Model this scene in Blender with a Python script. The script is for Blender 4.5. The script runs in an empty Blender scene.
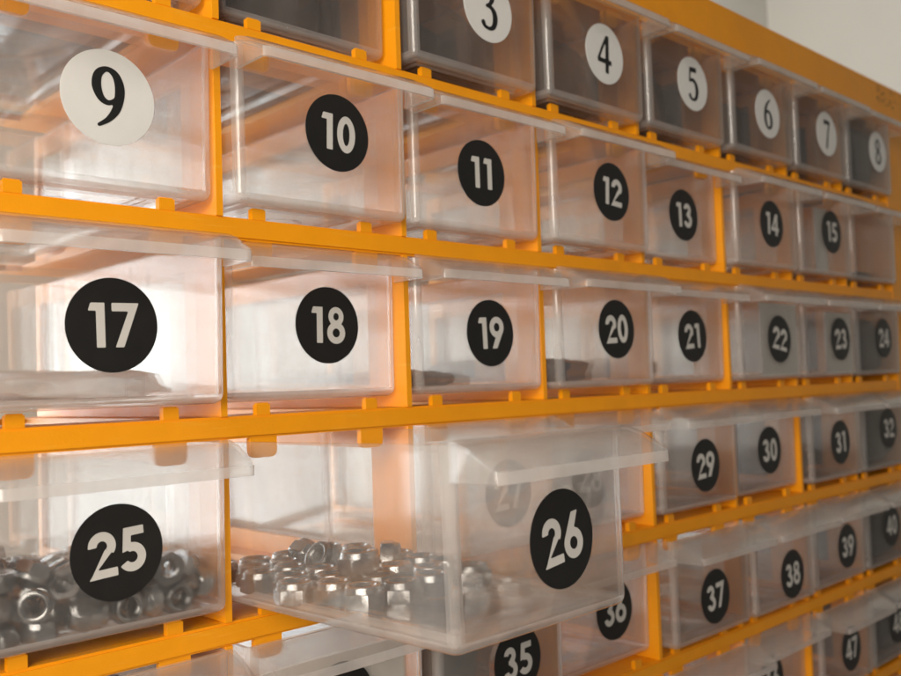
import bpy, bmesh, math, random
import numpy as np
from mathutils import Vector, Matrix, Quaternion, noise

# ------------------------------------------------------------------ scale
S = 0.07            # metres per drawer pitch (one unit = one column width)
H = 0.82359         # row pitch in units
Z0 = 5.2            # lifts the cabinet so that its foot stands on z = 0
sc = bpy.context.scene
COL = sc.collection
rnd = random.Random(7)

def V(x, y, z):     # units (z measured from the rail under row one) -> metres
    return Vector((x * S, y * S, (z + Z0) * S))

# ------------------------------------------------------------------ camera
cam_d = bpy.data.cameras.new('camera')
cam = bpy.data.objects.new('camera', cam_d)
COL.objects.link(cam)
yaw, pitch, roll = 0.765007, 0.0498164, -0.0344923
fw = Vector((math.sin(yaw) * math.cos(pitch), math.cos(yaw) * math.cos(pitch), math.sin(pitch)))
r0 = Vector((math.cos(yaw), -math.sin(yaw), 0))
u0 = r0.cross(fw)
rr = math.cos(roll) * r0 + math.sin(roll) * u0
uu = -math.sin(roll) * r0 + math.cos(roll) * u0
M = Matrix((rr, uu, -fw)).transposed().to_4x4()
M.translation = V(-0.9767, -3.38177, -1.54834)
cam.matrix_world = M
cam_d.sensor_width = 36
cam_d.lens = 36 * 933.87 / 901
cam_d.clip_start = 0.005
cam_d.clip_end = 50
cam_d.dof.use_dof = True
cam_d.dof.focus_distance = 3.75 * S
cam_d.dof.aperture_fstop = 20
sc.camera = cam

# ------------------------------------------------------------------ world and lamps
w = bpy.data.worlds.new('World'); sc.world = w; w.use_nodes = True
bg = w.node_tree.nodes['Background']
bg.inputs[0].default_value = (0.92, 0.90, 0.86, 1); bg.inputs[1].default_value = 0.10

def area(name, loc, target, sx, sy, power, col):
    d = bpy.data.lights.new(name, 'AREA'); d.shape = 'RECTANGLE'
    d.size = sx * S; d.size_y = sy * S; d.energy = power; d.color = col
    o = bpy.data.objects.new(name, d); COL.objects.link(o)
    o.location = V(*loc)
    o.rotation_euler = (V(*target) - V(*loc)).to_track_quat('-Z', 'Y').to_euler()
    return o
# soft room light from the front left and an added fill lamp that brightens the far walls; the window is built with its wall
area('room_light', (-6.2, -5.4, 1.0), (1.5, 0, -1.5), 5.5, 5.0, 4.3, (1.0, 0.91, 0.80))
area('wall_fill_light', (10.5, 3.4, 7.6), (18.0, 7.0, 1.5), 3, 3, 1.7, (1.0, 0.97, 0.92))

sc.view_settings.view_transform = 'Standard'
sc.view_settings.look = 'None'
sc.view_settings.exposure = 0.32
sc.view_settings.gamma = 1
sc.view_settings.use_curve_mapping = False
cy = sc.cycles
cy.max_bounces = 8; cy.transparent_max_bounces = 64; cy.transmission_bounces = 8
cy.diffuse_bounces = 4; cy.glossy_bounces = 3
cy.use_denoising = True
cy.use_adaptive_sampling = True; cy.adaptive_threshold = 0.025
cy.caustics_refractive = True; cy.caustics_reflective = True
cy.sample_clamp_indirect = 6

# ------------------------------------------------------------------ materials
def mat(name):
    m = bpy.data.materials.new(name); m.use_nodes = True
    nt = m.node_tree
    return m, nt, nt.nodes['Principled BSDF'], nt.nodes['Material Output']
def N(nt, t, **kw):
    n = nt.nodes.new(t)
    for k, v in kw.items(): setattr(n, k, v)
    return n
def simple(name, col, rough, metal=0.0, var=0.12, scale=60, bump=0.0, bscale=400, spec=0.5):
    m, nt, b, out = mat(name)
    tc = N(nt, 'ShaderNodeTexCoord')
    nz = N(nt, 'ShaderNodeTexNoise'); nz.inputs['Scale'].default_value = scale; nz.inputs['Detail'].default_value = 5
    nt.links.new(tc.outputs['Object'], nz.inputs['Vector'])
    mx = N(nt, 'ShaderNodeMix', data_type='RGBA')
    mx.inputs[6].default_value = tuple(c * (1 - var) for c in col) + (1,)
    mx.inputs[7].default_value = tuple(min(1, c * (1 + var)) for c in col) + (1,)
    nt.links.new(nz.outputs['Fac'], mx.inputs[0])
    nt.links.new(mx.outputs[2], b.inputs['Base Color'])
    mr = N(nt, 'ShaderNodeMapRange')
    mr.inputs[3].default_value = max(0.02, rough - 0.08); mr.inputs[4].default_value = rough + 0.08
    nt.links.new(nz.outputs['Fac'], mr.inputs[0]); nt.links.new(mr.outputs[0], b.inputs['Roughness'])
    b.inputs['Metallic'].default_value = metal
    b.inputs['Specular IOR Level'].default_value = spec
    if bump:
        n2 = N(nt, 'ShaderNodeTexNoise'); n2.inputs['Scale'].default_value = bscale; n2.inputs['Detail'].default_value = 3
        nt.links.new(tc.outputs['Object'], n2.inputs['Vector'])
        bp = N(nt, 'ShaderNodeBump'); bp.inputs['Strength'].default_value = bump; bp.inputs['Distance'].default_value = 0.0004
        nt.links.new(n2.outputs['Fac'], bp.inputs['Height']); nt.links.new(bp.outputs['Normal'], b.inputs['Normal'])
    return m

ORANGE = simple('orange_plastic', (0.92, 0.35, 0.002), 0.42, var=0.07, scale=90, bump=0.12, bscale=1400)
def scuff(m):
    nt = m.node_tree; b = nt.nodes['Principled BSDF']
    tc = N(nt, 'ShaderNodeTexCoord'); mp = N(nt, 'ShaderNodeMapping')
    mp.inputs['Scale'].default_value = (60, 60, 900); mp.inputs['Rotation'].default_value = (0, 0.12, 0.1)
    nt.links.new(tc.outputs['Object'], mp.inputs['Vector'])
    nz = N(nt, 'ShaderNodeTexNoise'); nz.inputs['Scale'].default_value = 1; nz.inputs['Detail'].default_value = 4
    nt.links.new(mp.outputs['Vector'], nz.inputs['Vector'])
    rp = N(nt, 'ShaderNodeMapRange'); rp.inputs[1].default_value = 0.62; rp.inputs[2].default_value = 0.74
    nt.links.new(nz.outputs['Fac'], rp.inputs[0])
    old = b.inputs['Base Color'].links[0].from_socket
    ds = N(nt, 'ShaderNodeTexNoise'); ds.inputs['Scale'].default_value = 22; ds.inputs['Detail'].default_value = 6
    nt.links.new(tc.outputs['Object'], ds.inputs['Vector'])
    dm = N(nt, 'ShaderNodeMapRange'); dm.inputs[1].default_value = 0.52; dm.inputs[2].default_value = 0.8; dm.inputs[4].default_value = 0.28
    nt.links.new(ds.outputs['Fac'], dm.inputs[0])
    m1 = N(nt, 'ShaderNodeMix', data_type='RGBA'); m1.inputs[7].default_value = (0.55, 0.19, 0.01, 1)
    nt.links.new(dm.outputs[0], m1.inputs[0]); nt.links.new(old, m1.inputs[6])
    m2 = N(nt, 'ShaderNodeMix', data_type='RGBA'); m2.inputs[7].default_value = (0.92, 0.47, 0.06, 1)
    fm = N(nt, 'ShaderNodeMath', operation='MULTIPLY'); fm.inputs[1].default_value = 0.35
    nt.links.new(rp.outputs[0], fm.inputs[0]); nt.links.new(fm.outputs[0], m2.inputs[0]); nt.links.new(m1.outputs[2], m2.inputs[6])
    nt.links.new(m2.outputs[2], b.inputs['Base Color'])
scuff(ORANGE)
BLACK = simple('black_vinyl', (0.012, 0.011, 0.010), 0.45, var=0.2, scale=200)
WHITE = simple('white_vinyl', (0.74, 0.73, 0.70), 0.5, var=0.05, scale=150)
INK = simple('black_ink', (0.010, 0.010, 0.010), 0.5, var=0.1)
PRINT = simple('white_print', (0.62, 0.60, 0.56), 0.5, var=0.04, scale=300)
def paper():
    m, nt, b, out = mat('white_paper'); nt.nodes.remove(b)
    nz = N(nt, 'ShaderNodeTexNoise'); nz.inputs['Scale'].default_value = 60; nz.inputs['Detail'].default_value = 5
    mx = N(nt, 'ShaderNodeMix', data_type='RGBA'); mx.inputs[6].default_value = (0.86, 0.84, 0.79, 1); mx.inputs[7].default_value = (0.92, 0.90, 0.86, 1)
    nt.links.new(nz.outputs['Fac'], mx.inputs[0])
    d = N(nt, 'ShaderNodeBsdfDiffuse'); t = N(nt, 'ShaderNodeBsdfTranslucent')
    nt.links.new(mx.outputs[2], d.inputs[0]); nt.links.new(mx.outputs[2], t.inputs[0])
    ms = N(nt, 'ShaderNodeMixShader'); ms.inputs[0].default_value = 0.2
    nt.links.new(d.outputs[0], ms.inputs[1]); nt.links.new(t.outputs[0], ms.inputs[2]); nt.links.new(ms.outputs[0], out.inputs['Surface'])
    return m
PAPER = paper()
STEEL = simple('zinc_steel', (0.36, 0.365, 0.37), 0.13, metal=1.0, var=0.15, scale=160, bump=0.15, bscale=900)
def vary(m, lo, hi):
    nt = m.node_tree; b = nt.nodes['Principled BSDF']
    oi = N(nt, 'ShaderNodeObjectInfo'); mr = N(nt, 'ShaderNodeMapRange'); mr.inputs[3].default_value = lo; mr.inputs[4].default_value = hi
    nt.links.new(oi.outputs['Random'], mr.inputs[0])
    old = b.inputs['Base Color'].links[0].from_socket
    vm = N(nt, 'ShaderNodeVectorMath', operation='SCALE')
    nt.links.new(old, vm.inputs[0]); nt.links.new(mr.outputs[0], vm.inputs['Scale']); nt.links.new(vm.outputs[0], b.inputs['Base Color'])
vary(STEEL, 0.55, 1.3)
DARK = simple('dark_rubber', (0.022, 0.018, 0.013), 0.5, var=0.4, scale=50, bump=0.5, bscale=120)
GREYBAG = simple('grey_plastic', (0.18, 0.185, 0.185), 0.35, var=0.3, scale=40, bump=0.6, bscale=90)
BLUEGREY = simple('blue_grey_plastic', (0.04, 0.05, 0.07), 0.45, var=0.3, scale=60, bump=0.3, bscale=150)
PALEBAG = simple('pale_plastic', (0.70, 0.66, 0.62), 0.3, var=0.08, scale=40, bump=0.6, bscale=90)
PURPLE = simple('purple_plastic', (0.16, 0.06, 0.10), 0.4, var=0.5, scale=90, bump=0.5, bscale=200)
WALL = simple('beige_wall_paint', (0.68, 0.66, 0.60), 0.85, var=0.05, scale=9, bump=0.35, bscale=160)
TABLE = simple('grey_tabletop', (0.34, 0.32, 0.30), 0.5, var=0.08, scale=20)

def clear_plastic(name, HAZE0, HAZE1, rough, blur=0.0, scale=90):
    """moulded polypropylene: mostly see-through, a little milky, glossy"""
    m, nt, b, out = mat(name)
    nt.nodes.remove(b)
    tc = N(nt, 'ShaderNodeTexCoord')
    mp = N(nt, 'ShaderNodeMapping'); mp.inputs['Scale'].default_value = (1.0, 1.0, 0.22)   # streaks run down the walls
    nt.links.new(tc.outputs['Object'], mp.inputs['Vector'])
    nz = N(nt, 'ShaderNodeTexNoise'); nz.inputs['Scale'].default_value = scale; nz.inputs['Detail'].default_value = 4
    nt.links.new(mp.outputs['Vector'], nz.inputs['Vector'])
    haze = N(nt, 'ShaderNodeMapRange'); haze.inputs[1].default_value = 0.3; haze.inputs[2].default_value = 0.75
    haze.inputs[3].default_value = HAZE0; haze.inputs[4].default_value = HAZE1
    nt.links.new(nz.outputs['Fac'], haze.inputs[0])
    hbase = haze.outputs[0]
    if blur:
        mq = N(nt, 'ShaderNodeMapping'); mq.inputs['Scale'].default_value = (900, 30, 45); mq.inputs['Rotation'].default_value = (0, 0.7, 0)
        nt.links.new(tc.outputs['Object'], mq.inputs['Vector'])
        n3 = N(nt, 'ShaderNodeTexNoise'); n3.inputs['Scale'].default_value = 1; n3.inputs['Detail'].default_value = 2
        nt.links.new(mq.outputs['Vector'], n3.inputs['Vector'])
        sr = N(nt, 'ShaderNodeMapRange'); sr.inputs[1].default_value = 0.66; sr.inputs[2].default_value = 0.74; sr.inputs[4].default_value = 0.14
        nt.links.new(n3.outputs['Fac'], sr.inputs[0])
        ad = N(nt, 'ShaderNodeMath', operation='ADD'); nt.links.new(hbase, ad.inputs[0]); nt.links.new(sr.outputs[0], ad.inputs[1]); hbase = ad.outputs[0]
    # a slanting path through the wall is longer: haze = 1 - (1 - h) ^ (1 / cos of the refracted angle)
    ge = N(nt, 'ShaderNodeNewGeometry')
    dt = N(nt, 'ShaderNodeVectorMath', operation='DOT_PRODUCT')
    nt.links.new(ge.outputs['Normal'], dt.inputs[0]); nt.links.new(ge.outputs['Incoming'], dt.inputs[1])
    def M_(op, a, b_=None):
        n_ = N(nt, 'ShaderNodeMath', operation=op)
        for k_, v_ in ((0, a), (1, b_)):
            if v_ is None: continue
            if isinstance(v_, (int, float)): n_.inputs[k_].default_value = v_
            else: nt.links.new(v_, n_.inputs[k_])
        return n_.outputs[0]
    c2 = M_('MULTIPLY', dt.outputs['Value'], dt.outputs['Value'])
    cs = M_('SQRT', M_('ADD', M_('MULTIPLY', c2, 0.45), 0.55))
    hz = M_('SUBTRACT', 1.0, M_('POWER', M_('SUBTRACT', 1.0, hbase), M_('DIVIDE', 1.0, cs)))
    tr = N(nt, 'ShaderNodeBsdfTransparent'); tr.inputs[0].default_value = (0.985, 0.98, 0.97, 1)
    df = N(nt, 'ShaderNodeBsdfDiffuse'); df.inputs[0].default_value = (0.92, 0.89, 0.86, 1)
    tl = N(nt, 'ShaderNodeBsdfTranslucent'); tl.inputs[0].default_value = (0.92, 0.89, 0.86, 1)
    m1 = N(nt, 'ShaderNodeMixShader'); m1.inputs[0].default_value = 0.5
    nt.links.new(df.outputs[0], m1.inputs[1]); nt.links.new(tl.outputs[0], m1.inputs[2])
    see = tr.outputs[0]
    if blur:                                  # faint surface grain: things further behind go soft
        rf = N(nt, 'ShaderNodeBsdfRefraction'); rf.inputs['Color'].default_value = (0.985, 0.98, 0.97, 1)
        rf.inputs['Roughness'].default_value = 0.115; rf.inputs['IOR'].default_value = 1.25
        mb = N(nt, 'ShaderNodeMixShader'); mb.inputs[0].default_value = blur
        nt.links.new(see, mb.inputs[1]); nt.links.new(rf.outputs[0], mb.inputs[2]); see = mb.outputs[0]
    m2 = N(nt, 'ShaderNodeMixShader')
    nt.links.new(hz, m2.inputs[0]); nt.links.new(see, m2.inputs[1]); nt.links.new(m1.outputs[0], m2.inputs[2])
    gl = N(nt, 'ShaderNodeBsdfGlossy'); gl.inputs['Roughness'].default_value = rough
    fr = N(nt, 'ShaderNodeFresnel')
    # thin wall: the same reflectance from either side
    io = N(nt, 'ShaderNodeMapRange'); io.inputs[3].default_value = 1.49; io.inputs[4].default_value = 1 / 1.49
    nt.links.new(ge.outputs['Backfacing'], io.inputs[0]); nt.links.new(io.outputs[0], fr.inputs['IOR'])
    m3 = N(nt, 'ShaderNodeMixShader')
    nt.links.new(fr.outputs[0], m3.inputs[0]); nt.links.new(m2.outputs[0], m3.inputs[1]); nt.links.new(gl.outputs[0], m3.inputs[2])
    nt.links.new(m3.outputs[0], out.inputs['Surface'])
    return m
CLEAR = clear_plastic('clear_polypropylene', 0.06, 0.125, 0.11)
FRONT = clear_plastic('grained_front_polypropylene', 0.03, 0.105, 0.12, 0.36, 60)
CORNER = clear_plastic('bright_corner_polypropylene', 0.24, 0.32, 0.10)  # milkier copy of the plastic: corner highlights put into its haze
EDGE = clear_plastic('bright_edge_polypropylene', 0.45, 0.60, 0.12)  # light caught in rims and lip edges, painted as extra milkiness
MILKY = clear_plastic('milky_bag_film', 0.42, 0.6, 0.3)
FROST = clear_plastic('frosted_grip_polypropylene', 0.12, 0.19, 0.18)

# ------------------------------------------------------------------ helpers
def link(name, me, parent=None, loc=None):
    o = bpy.data.objects.new(name, me); COL.objects.link(o)
    if parent: o.parent = parent
    if loc is not None: o.location = loc
    return o
def tag(o, label, cat, group=None):
    o['label'] = label; o['category'] = cat
    if group: o['group'] = group
    return o
def finish(bm, name, material, ang=35):
    me = bpy.data.meshes.new(name)
    bmesh.ops.recalc_face_normals(bm, faces=bm.faces[:])
    for f in bm.faces: f.smooth = True
    bm.to_mesh(me); bm.free()
    me.set_sharp_from_angle(angle=math.radians(ang))
    me.materials.append(material)
    return me
def box(bm, x0, x1, y0, y1, z0, z1, s=S):
    vs = [bm.verts.new((x * s, y * s, z * s)) for x in (x0, x1) for y in (y0, y1) for z in (z0, z1)]
    for a in ((0, 1, 3, 2), (4, 6, 7, 5), (0, 4, 5, 1), (2, 3, 7, 6), (0, 2, 6, 4), (1, 5, 7, 3)):
        bm.faces.new([vs[i] for i in a])
    return vs
def box_mesh(name, material, x0, x1, y0, y1, z0, z1, bev=0.0, seg=2):
    bm = bmesh.new(); box(bm, x0, x1, y0, y1, z0, z1)
    if bev: bmesh.ops.bevel(bm, geom=bm.edges[:], offset=bev * S, segments=seg, affect='EDGES', clamp_overlap=True)
    return finish(bm, name, material)
def ring_mesh(name, material, outer, inner, t0, t1, axis, bev=0.004):
    """a flat panel with a rectangular cut-out; outer / inner = (a0, a1, b0, b1)"""
    bm = bmesh.new()
    def P(a, b, t):
        return {'z': (a, b, t), 'x': (t, a, b), 'xz': (a, t, b)}[axis]
    loops = []
    for t in (t0, t1):
        for (a0, a1, b0, b1) in (outer, inner):
            loops.append([bm.verts.new([c * S for c in P(a, b, t)]) for a, b in ((a0, b0), (a1, b0), (a1, b1), (a0, b1))])
    o0, i0, o1, i1 = loops
    for k in range(4):
        j = (k + 1) % 4
        bm.faces.new((o0[k], o0[j], i0[j], i0[k])); bm.faces.new((o1[k], i1[k], i1[j], o1[j]))
        bm.faces.new((o0[k], o1[k], o1[j], o0[j])); bm.faces.new((i0[k], i0[j], i1[j], i1[k]))
    return finish(bm, name, material)

# ------------------------------------------------------------------ the room that shows
wb = link('wall_back', box_mesh('wall_back', WALL, -14, 20.2, 7.0, 7.4, -Z0 * 1.0, 8))
wb.location = V(0, 0, 0); wb['kind'] = 'structure'
wr = link('wall_right', box_mesh('wall_right', WALL, 19.8, 20.2, -8, 6.99, -Z0 * 1.0, 8))
wr.location = V(0, 0, 0); wr['kind'] = 'structure'
tt = link('tabletop', box_mesh('tabletop', TABLE, -14, 19.79, -8, 6.99, -Z0 - 0.4, -Z0))
tt.location = V(0, 0, 0); tt['kind'] = 'structure'

# the lit window behind the cabinet
def glow(name, col, strength):
    m, nt, b, out = mat(name); nt.nodes.remove(b)
    e = N(nt, 'ShaderNodeEmission'); e.inputs[0].default_value = col + (1,); e.inputs[1].default_value = strength
    nt.links.new(e.outputs[0], out.inputs['Surface'])
    return m
DAY = glow('daylight_pane', (0.89, 0.96, 1.0), 6.0)
WFRAME = simple('white_window_paint', (0.78, 0.76, 0.72), 0.5, var=0.03)
WX0, WX1, WZ0, WZ1 = -8.4, 1.9, -4.4, 1.25
win = bpy.data.objects.new('window', None); COL.objects.link(win); win.location = V(WX0, 6.9, WZ0)
tag(win, 'bright daylit window in the wall behind the cabinet', 'window')
ww, wh = WX1 - WX0, WZ1 - WZ0
link('frame', ring_mesh('frame', WFRAME, (-0.35, ww + 0.12, -0.3, wh + 0.3), (0, ww, 0, wh), 0.0, 0.099, 'xz'), win)
link('mullion', box_mesh('mullion', WFRAME, ww / 2 - 0.14, ww / 2 + 0.14, 0.002, 0.08, 0.001, wh - 0.001), win)
for x0, x1 in ((0.001, ww / 2 - 0.141), (ww / 2 + 0.141, ww - 0.001)):
    link('pane', box_mesh('pane', DAY, x0, x1, 0.04, 0.06, 0.001, wh - 0.001), win)

# ------------------------------------------------------------------ the cabinet
NC, NR = 8, 7
RH = 0.093          # rail height
DT = 0.030          # divider thickness
DEP = 2.0           # depth of the frame
cab = bpy.data.objects.new('drawer_cabinet', None); COL.objects.link(cab)
cab.location = V(0, 0, -Z0)
tag(cab, 'orange plastic cabinet frame with rails and posts holding rows of numbered clear drawers', 'cabinet')
def cabpart(name, me, x, y, z):
    return link(name, me, cab, Vector((x * S, y * S, (z + Z0) * S)))

rail = box_mesh('front_rail', ORANGE, -0.06, NC - 0.034, 0.0, 0.05, -RH, 0, bev=0.010)
panel = ring_mesh('shelf_panel', ORANGE, (0, 1, 0.0505, DEP), (0.14, 0.84, 0.40, DEP - 0.16), -0.034, -0.002, 'z')
CELL = H - RH
divd = ring_mesh('divider', ORANGE, (0.001, DEP, 0.0005, CELL - 0.0005), (0.285, DEP - 0.05, 0.11, CELL - 0.11), -DT, 0.0, 'x')
bmt = bmesh.new()
box(bmt, -0.033, 0.033, 0, 0.03, 0, 0.050)
bmesh.ops.bevel(bmt, geom=[e for e in bmt.edges if all(v.co.z > 0.01 * S for v in e.verts)], offset=0.006 * S, segments=2, affect='EDGES')
stop = finish(bmt, 'stop_tab', ORANGE)
bmh = bmesh.new()
prof = [(-0.065, 0), (-0.065, -0.055)] + [(-0.04 - 0.025 * math.cos(a), -0.055 - 0.03 * math.sin(a)) for a in (0.5, 1.0, 1.57)] + \
       [(0.04 + 0.025 * math.sin(a), -0.055 - 0.03 * math.cos(a)) for a in (0.0, 0.57, 1.07)] + [(0.065, -0.055), (0.065, 0)]
lo = [bmh.verts.new((x * S, 0, z * S)) for x, z in prof]; hi = [bmh.verts.new((x * S, 0.028 * S, z * S)) for x, z in prof]
bmh.faces.new(lo); bmh.faces.new(hi[::-1])
for k in range(len(lo)): bmh.faces.new((lo[k], hi[k], hi[(k + 1) % len(lo)], lo[(k + 1) % len(lo)]))
hang = finish(bmh, 'hanging_tab', ORANGE)

for k in range(0, NR):                         # rails under each row
    cabpart('front_rail', rail, 0, 0, -H * k)
    for c in range(NC):
        cabpart('shelf_panel', panel, c, 0, -H * k)
for r in range(NR):
    zb = -H * r
    for c in range(1, NC):
        cabpart('divider', divd, c, 0, zb)
    for c in range(NC):
        for dx in (0.174, 0.756):
            cabpart('stop_tab', stop, c + dx, 0.008, zb)
            cabpart('hanging_tab', hang, c + dx, 0.012, zb + CELL)
# closed side walls, top beam and foot
zt = H - RH
for x0, x1 in ((-0.12, -0.0605), (NC - 0.0335, NC + 0.80)):
    cabpart('side_wall', box_mesh('side_wall', ORANGE, x0, x1, 0.0008, DEP, -H * (NR - 1) - RH - 0.14, zt - 0.001, bev=0.01), 0, 0, 0)
cabpart('top_beam', box_mesh('top_beam', ORANGE, -0.075, NC + 0.82, -0.004, DEP + 0.01, zt, 1.15, bev=0.03, seg=3), 0, 0, 0)
cabpart('foot_plinth', box_mesh('foot_plinth', ORANGE, -0.075, NC + 0.82, -0.004, DEP + 0.01, -Z0, -H * (NR - 1) - RH - 0.141, bev=0.01), 0, 0, 0)
# small worn dark print on the top beam near its far end
bmp = bmesh.new()
for k in range(40):
    x = 7.85 + 0.75 * rnd.random(); z = 0.93 + 0.17 * rnd.random(); a = rnd.uniform(-1.5, 1.5); l = rnd.uniform(0.006, 0.022)
    ca, sa = math.cos(a), math.sin(a); wv = rnd.uniform(0.004, 0.009)
    q = [(-l, -wv), (l, -wv * 0.4), (l * 0.8, wv), (-l * 0.9, wv * 0.7)]
    bmp.faces.new([bmp.verts.new(((x + ca * u - sa * v) * S, (-0.0055 - 0.00005 * k) * S, (z + sa * u + ca * v) * S)) for u, v in q])
pm = finish(bmp, 'print_mark', INK)
po = cabpart('print_mark', pm, 0, 0, 0); po['label'] = 'worn illegible dark print on the top beam'

# ------------------------------------------------------------------ the drawers
X0, X1 = 0.026, 0.964       # sides of a tub inside its cell
ZB, ZT = 0.055, 0.722       # bottom and rim above the rail
LEN = 1.88
TH = 0.017
def tub_mesh():
    bm = bmesh.new()
    d = 0.006
    top = [bm.verts.new((x * S, y * S, ZT * S)) for x, y in ((X0, 0), (X1, 0), (X1, LEN), (X0, LEN))]
    bot = [bm.verts.new((x * S, y * S, ZB * S)) for x, y in ((X0 + d, 0.004), (X1 - d, 0.004), (X1 - d, LEN - d), (X0 + d, LEN - d))]
    for k in range(4):
        j = (k + 1) % 4
        bm.faces.new((bot[k], bot[j], top[j], top[k]))
    fb = bm.faces.new(bot[::-1])
    bm.edges.ensure_lookup_table()
    ee = [e for e in bm.edges if not (e.verts[0].co.z > 0.7 * S and e.verts[1].co.z > 0.7 * S)]
    bmesh.ops.bevel(bm, geom=ee, offset=0.040 * S, segments=6, affect='EDGES', profile=0.5)
    flat = [f for f in bm.faces if f.normal.z < -0.99 or (abs(f.normal.z) > 0.99)]
    fb = max(flat, key=lambda f: f.calc_area())
    bmesh.ops.inset_region(bm, faces=[fb], thickness=0.075 * S)
    r = bmesh.ops.inset_region(bm, faces=[fb], thickness=0.018 * S)
    for v in fb.verts: v.co.z += 0.022 * S
    bmesh.ops.inset_region(bm, faces=[fb], thickness=0.12 * S)
    bmesh.ops.inset_region(bm, faces=[fb], thickness=0.012 * S)
    for v in fb.verts: v.co.z -= 0.010 * S
    bmesh.ops.recalc_face_normals(bm, faces=bm.faces[:])
    cen = Vector((0.5 * S, 0.9 * S, 0.4 * S))
    f0 = max(bm.faces, key=lambda f: f.calc_area())
    if (f0.calc_center_median() - cen).dot(f0.normal) < 0:
        bmesh.ops.reverse_faces(bm, faces=bm.faces[:])
    bmesh.ops.solidify(bm, geom=bm.faces[:], thickness=TH * S)
    # round mould mark standing out under the floor
    q = 28; zc = ZB + 0.0115; rg = []
    for rad, z in ((0.125, zc), (0.125, zc - 0.006), (0.108, zc - 0.006), (0.108, zc)):
        rg.append([bm.verts.new(((0.48 + rad * math.cos(2 * math.pi * k / q)) * S, (0.42 + rad * math.sin(2 * math.pi * k / q)) * S, z * S)) for k in range(q)])
    for a, b in zip(rg, rg[1:] + rg[:1]):
        for k in range(q): bm.faces.new((a[k], a[(k + 1) % q], b[(k + 1) % q], b[k]))
    me = finish(bm, 'tub', CLEAR, 50); me.materials.append(EDGE); me.materials.append(CORNER); me.materials.append(FRONT)
    for f in me.polygons:
        n_ = f.normal; c_ = f.center / S
        rim = abs(n_.z) > 0.9 and c_.z > ZT - 0.002
        corner = (abs(n_.x) > 0.12 and abs(n_.y) > 0.12) or 0.15 < abs(n_.z) < 0.93
        if rim: f.material_index = 1
        elif corner: f.material_index = 2
        elif abs(n_.y) > 0.95 and c_.y < 0.03: f.material_index = 3
    return me
def lip_mesh():
    """sloping grip along the top of the front, with rounded closed ends"""
    bm = bmesh.new()
    t = 0.015
    # outer skin cross-section from the front wall outwards (y negative = towards the room)
    def section(dy, dz):
        return [(-0.0015, ZT + 0.012), (-0.03 * dy, ZT + 0.010), (-0.10 * dy, ZT - 0.012 - 0.012 * dz),
                (-0.20 * dy, 0.655 - 0.01 * dz), (-0.214 * dy, 0.642), (-0.216 * dy, 0.602)]
    xs = [X0 + 0.001, X0 + 0.006, X0 + 0.02, X0 + 0.045] + [X0 + 0.045 + (X1 - X0 - 0.09) * k / 6 for k in range(1, 6)] + [X1 - 0.045, X1 - 0.02, X1 - 0.006, X1 - 0.001]
    dys = [0.90, 0.945, 0.985, 1.0] + [1.0] * 5 + [1.0, 0.985, 0.945, 0.90]
    rows = []
    for x, dy in zip(xs, dys):
        sag = 0.0
        rows.append([bm.verts.new((x * S, y * S, (z + sag) * S)) for y, z in section(dy, 0)])
    for a, b in zip(rows, rows[1:]):
        for k in range(len(a) - 1):
            bm.faces.new((a[k], a[k + 1], b[k + 1], b[k]))
    for rw, sgn in ((rows[0], 1), (rows[-1], -1)):
        c0 = bm.verts.new((rw[0].co.x, -0.0015 * S, 0.602 * S))
        bm.faces.new(rw + [c0])
    bmesh.ops.recalc_face_normals(bm, faces=bm.faces[:])
    top = max(bm.faces, key=lambda f: f.calc_center_median().z)
    if top.normal.z < 0: bmesh.ops.reverse_faces(bm, faces=bm.faces[:])
    bmesh.ops.solidify(bm, geom=bm.faces[:], thickness=t * S)
    me = finish(bm, 'grip_lip', FROST, 40); me.materials.append(EDGE)
    for f in me.polygons:
        n_ = f.normal; c_ = f.center / S
        if (n_.y < -0.75 or n_.z < -0.95) and c_.y < -0.15 or (n_.z < -0.9 and c_.z < 0.61): f.material_index = 1
    return me
TUB, LIP = tub_mesh(), lip_mesh()

# ---- numerals: signed distance shapes cut out of a fine grid
def seg_d(X, Y, a, b):
    ax, ay = a; bx, by = b
    dx, dy = bx - ax, by - ay; L = math.hypot(dx, dy)
    u = ((X - ax) * dx + (Y - ay) * dy) / L; v = (-(X - ax) * dy + (Y - ay) * dx) / L
    return u, v, L
def bar(X, Y, a, b, wd):
    u, v, L = seg_d(X, Y, a, b)
    return np.maximum(np.maximum(-u, u - L), np.abs(v) - wd / 2)
def poly(X, Y, pts):            # convex, any winding
    cx = sum(p[0] for p in pts) / len(pts); cy_ = sum(p[1] for p in pts) / len(pts)
    D = None
    for k in range(len(pts)):
        a, b = pts[k], pts[(k + 1) % len(pts)]
        u, v, L = seg_d(X, Y, a, b)
        uc, vc, _ = seg_d(np.array(cx), np.array(cy_), a, b)
        d = v * (-1 if vc > 0 else 1)
        D = d if D is None else np.maximum(D, d)
    return D
def ell(X, Y, cx, cy_, rx, ry):
    k = np.sqrt(((X - cx) / rx) ** 2 + ((Y - cy_) / ry) ** 2)
    return (k - 1) * min(rx, ry)
def arc(X, Y, cx, cy_, r, a0, a1, wd, sx=1.0):
    """stroke along a circle from a0 down to a1 degrees (clockwise)"""
    x = (X - cx) / sx; y = Y - cy_
    d = np.abs(np.hypot(x, y) - r) - wd / 2
    m = (a0 + a1) / 2; hf = (a0 - a1) / 2
    th = (np.degrees(np.arctan2(y, x)) - m + 180) % 360 - 180
    ang = (np.abs(th) - hf) * math.pi / 180 * np.hypot(x, y)
    return np.maximum(d, ang)
U = lambda *a: np.minimum.reduce(a)
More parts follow.
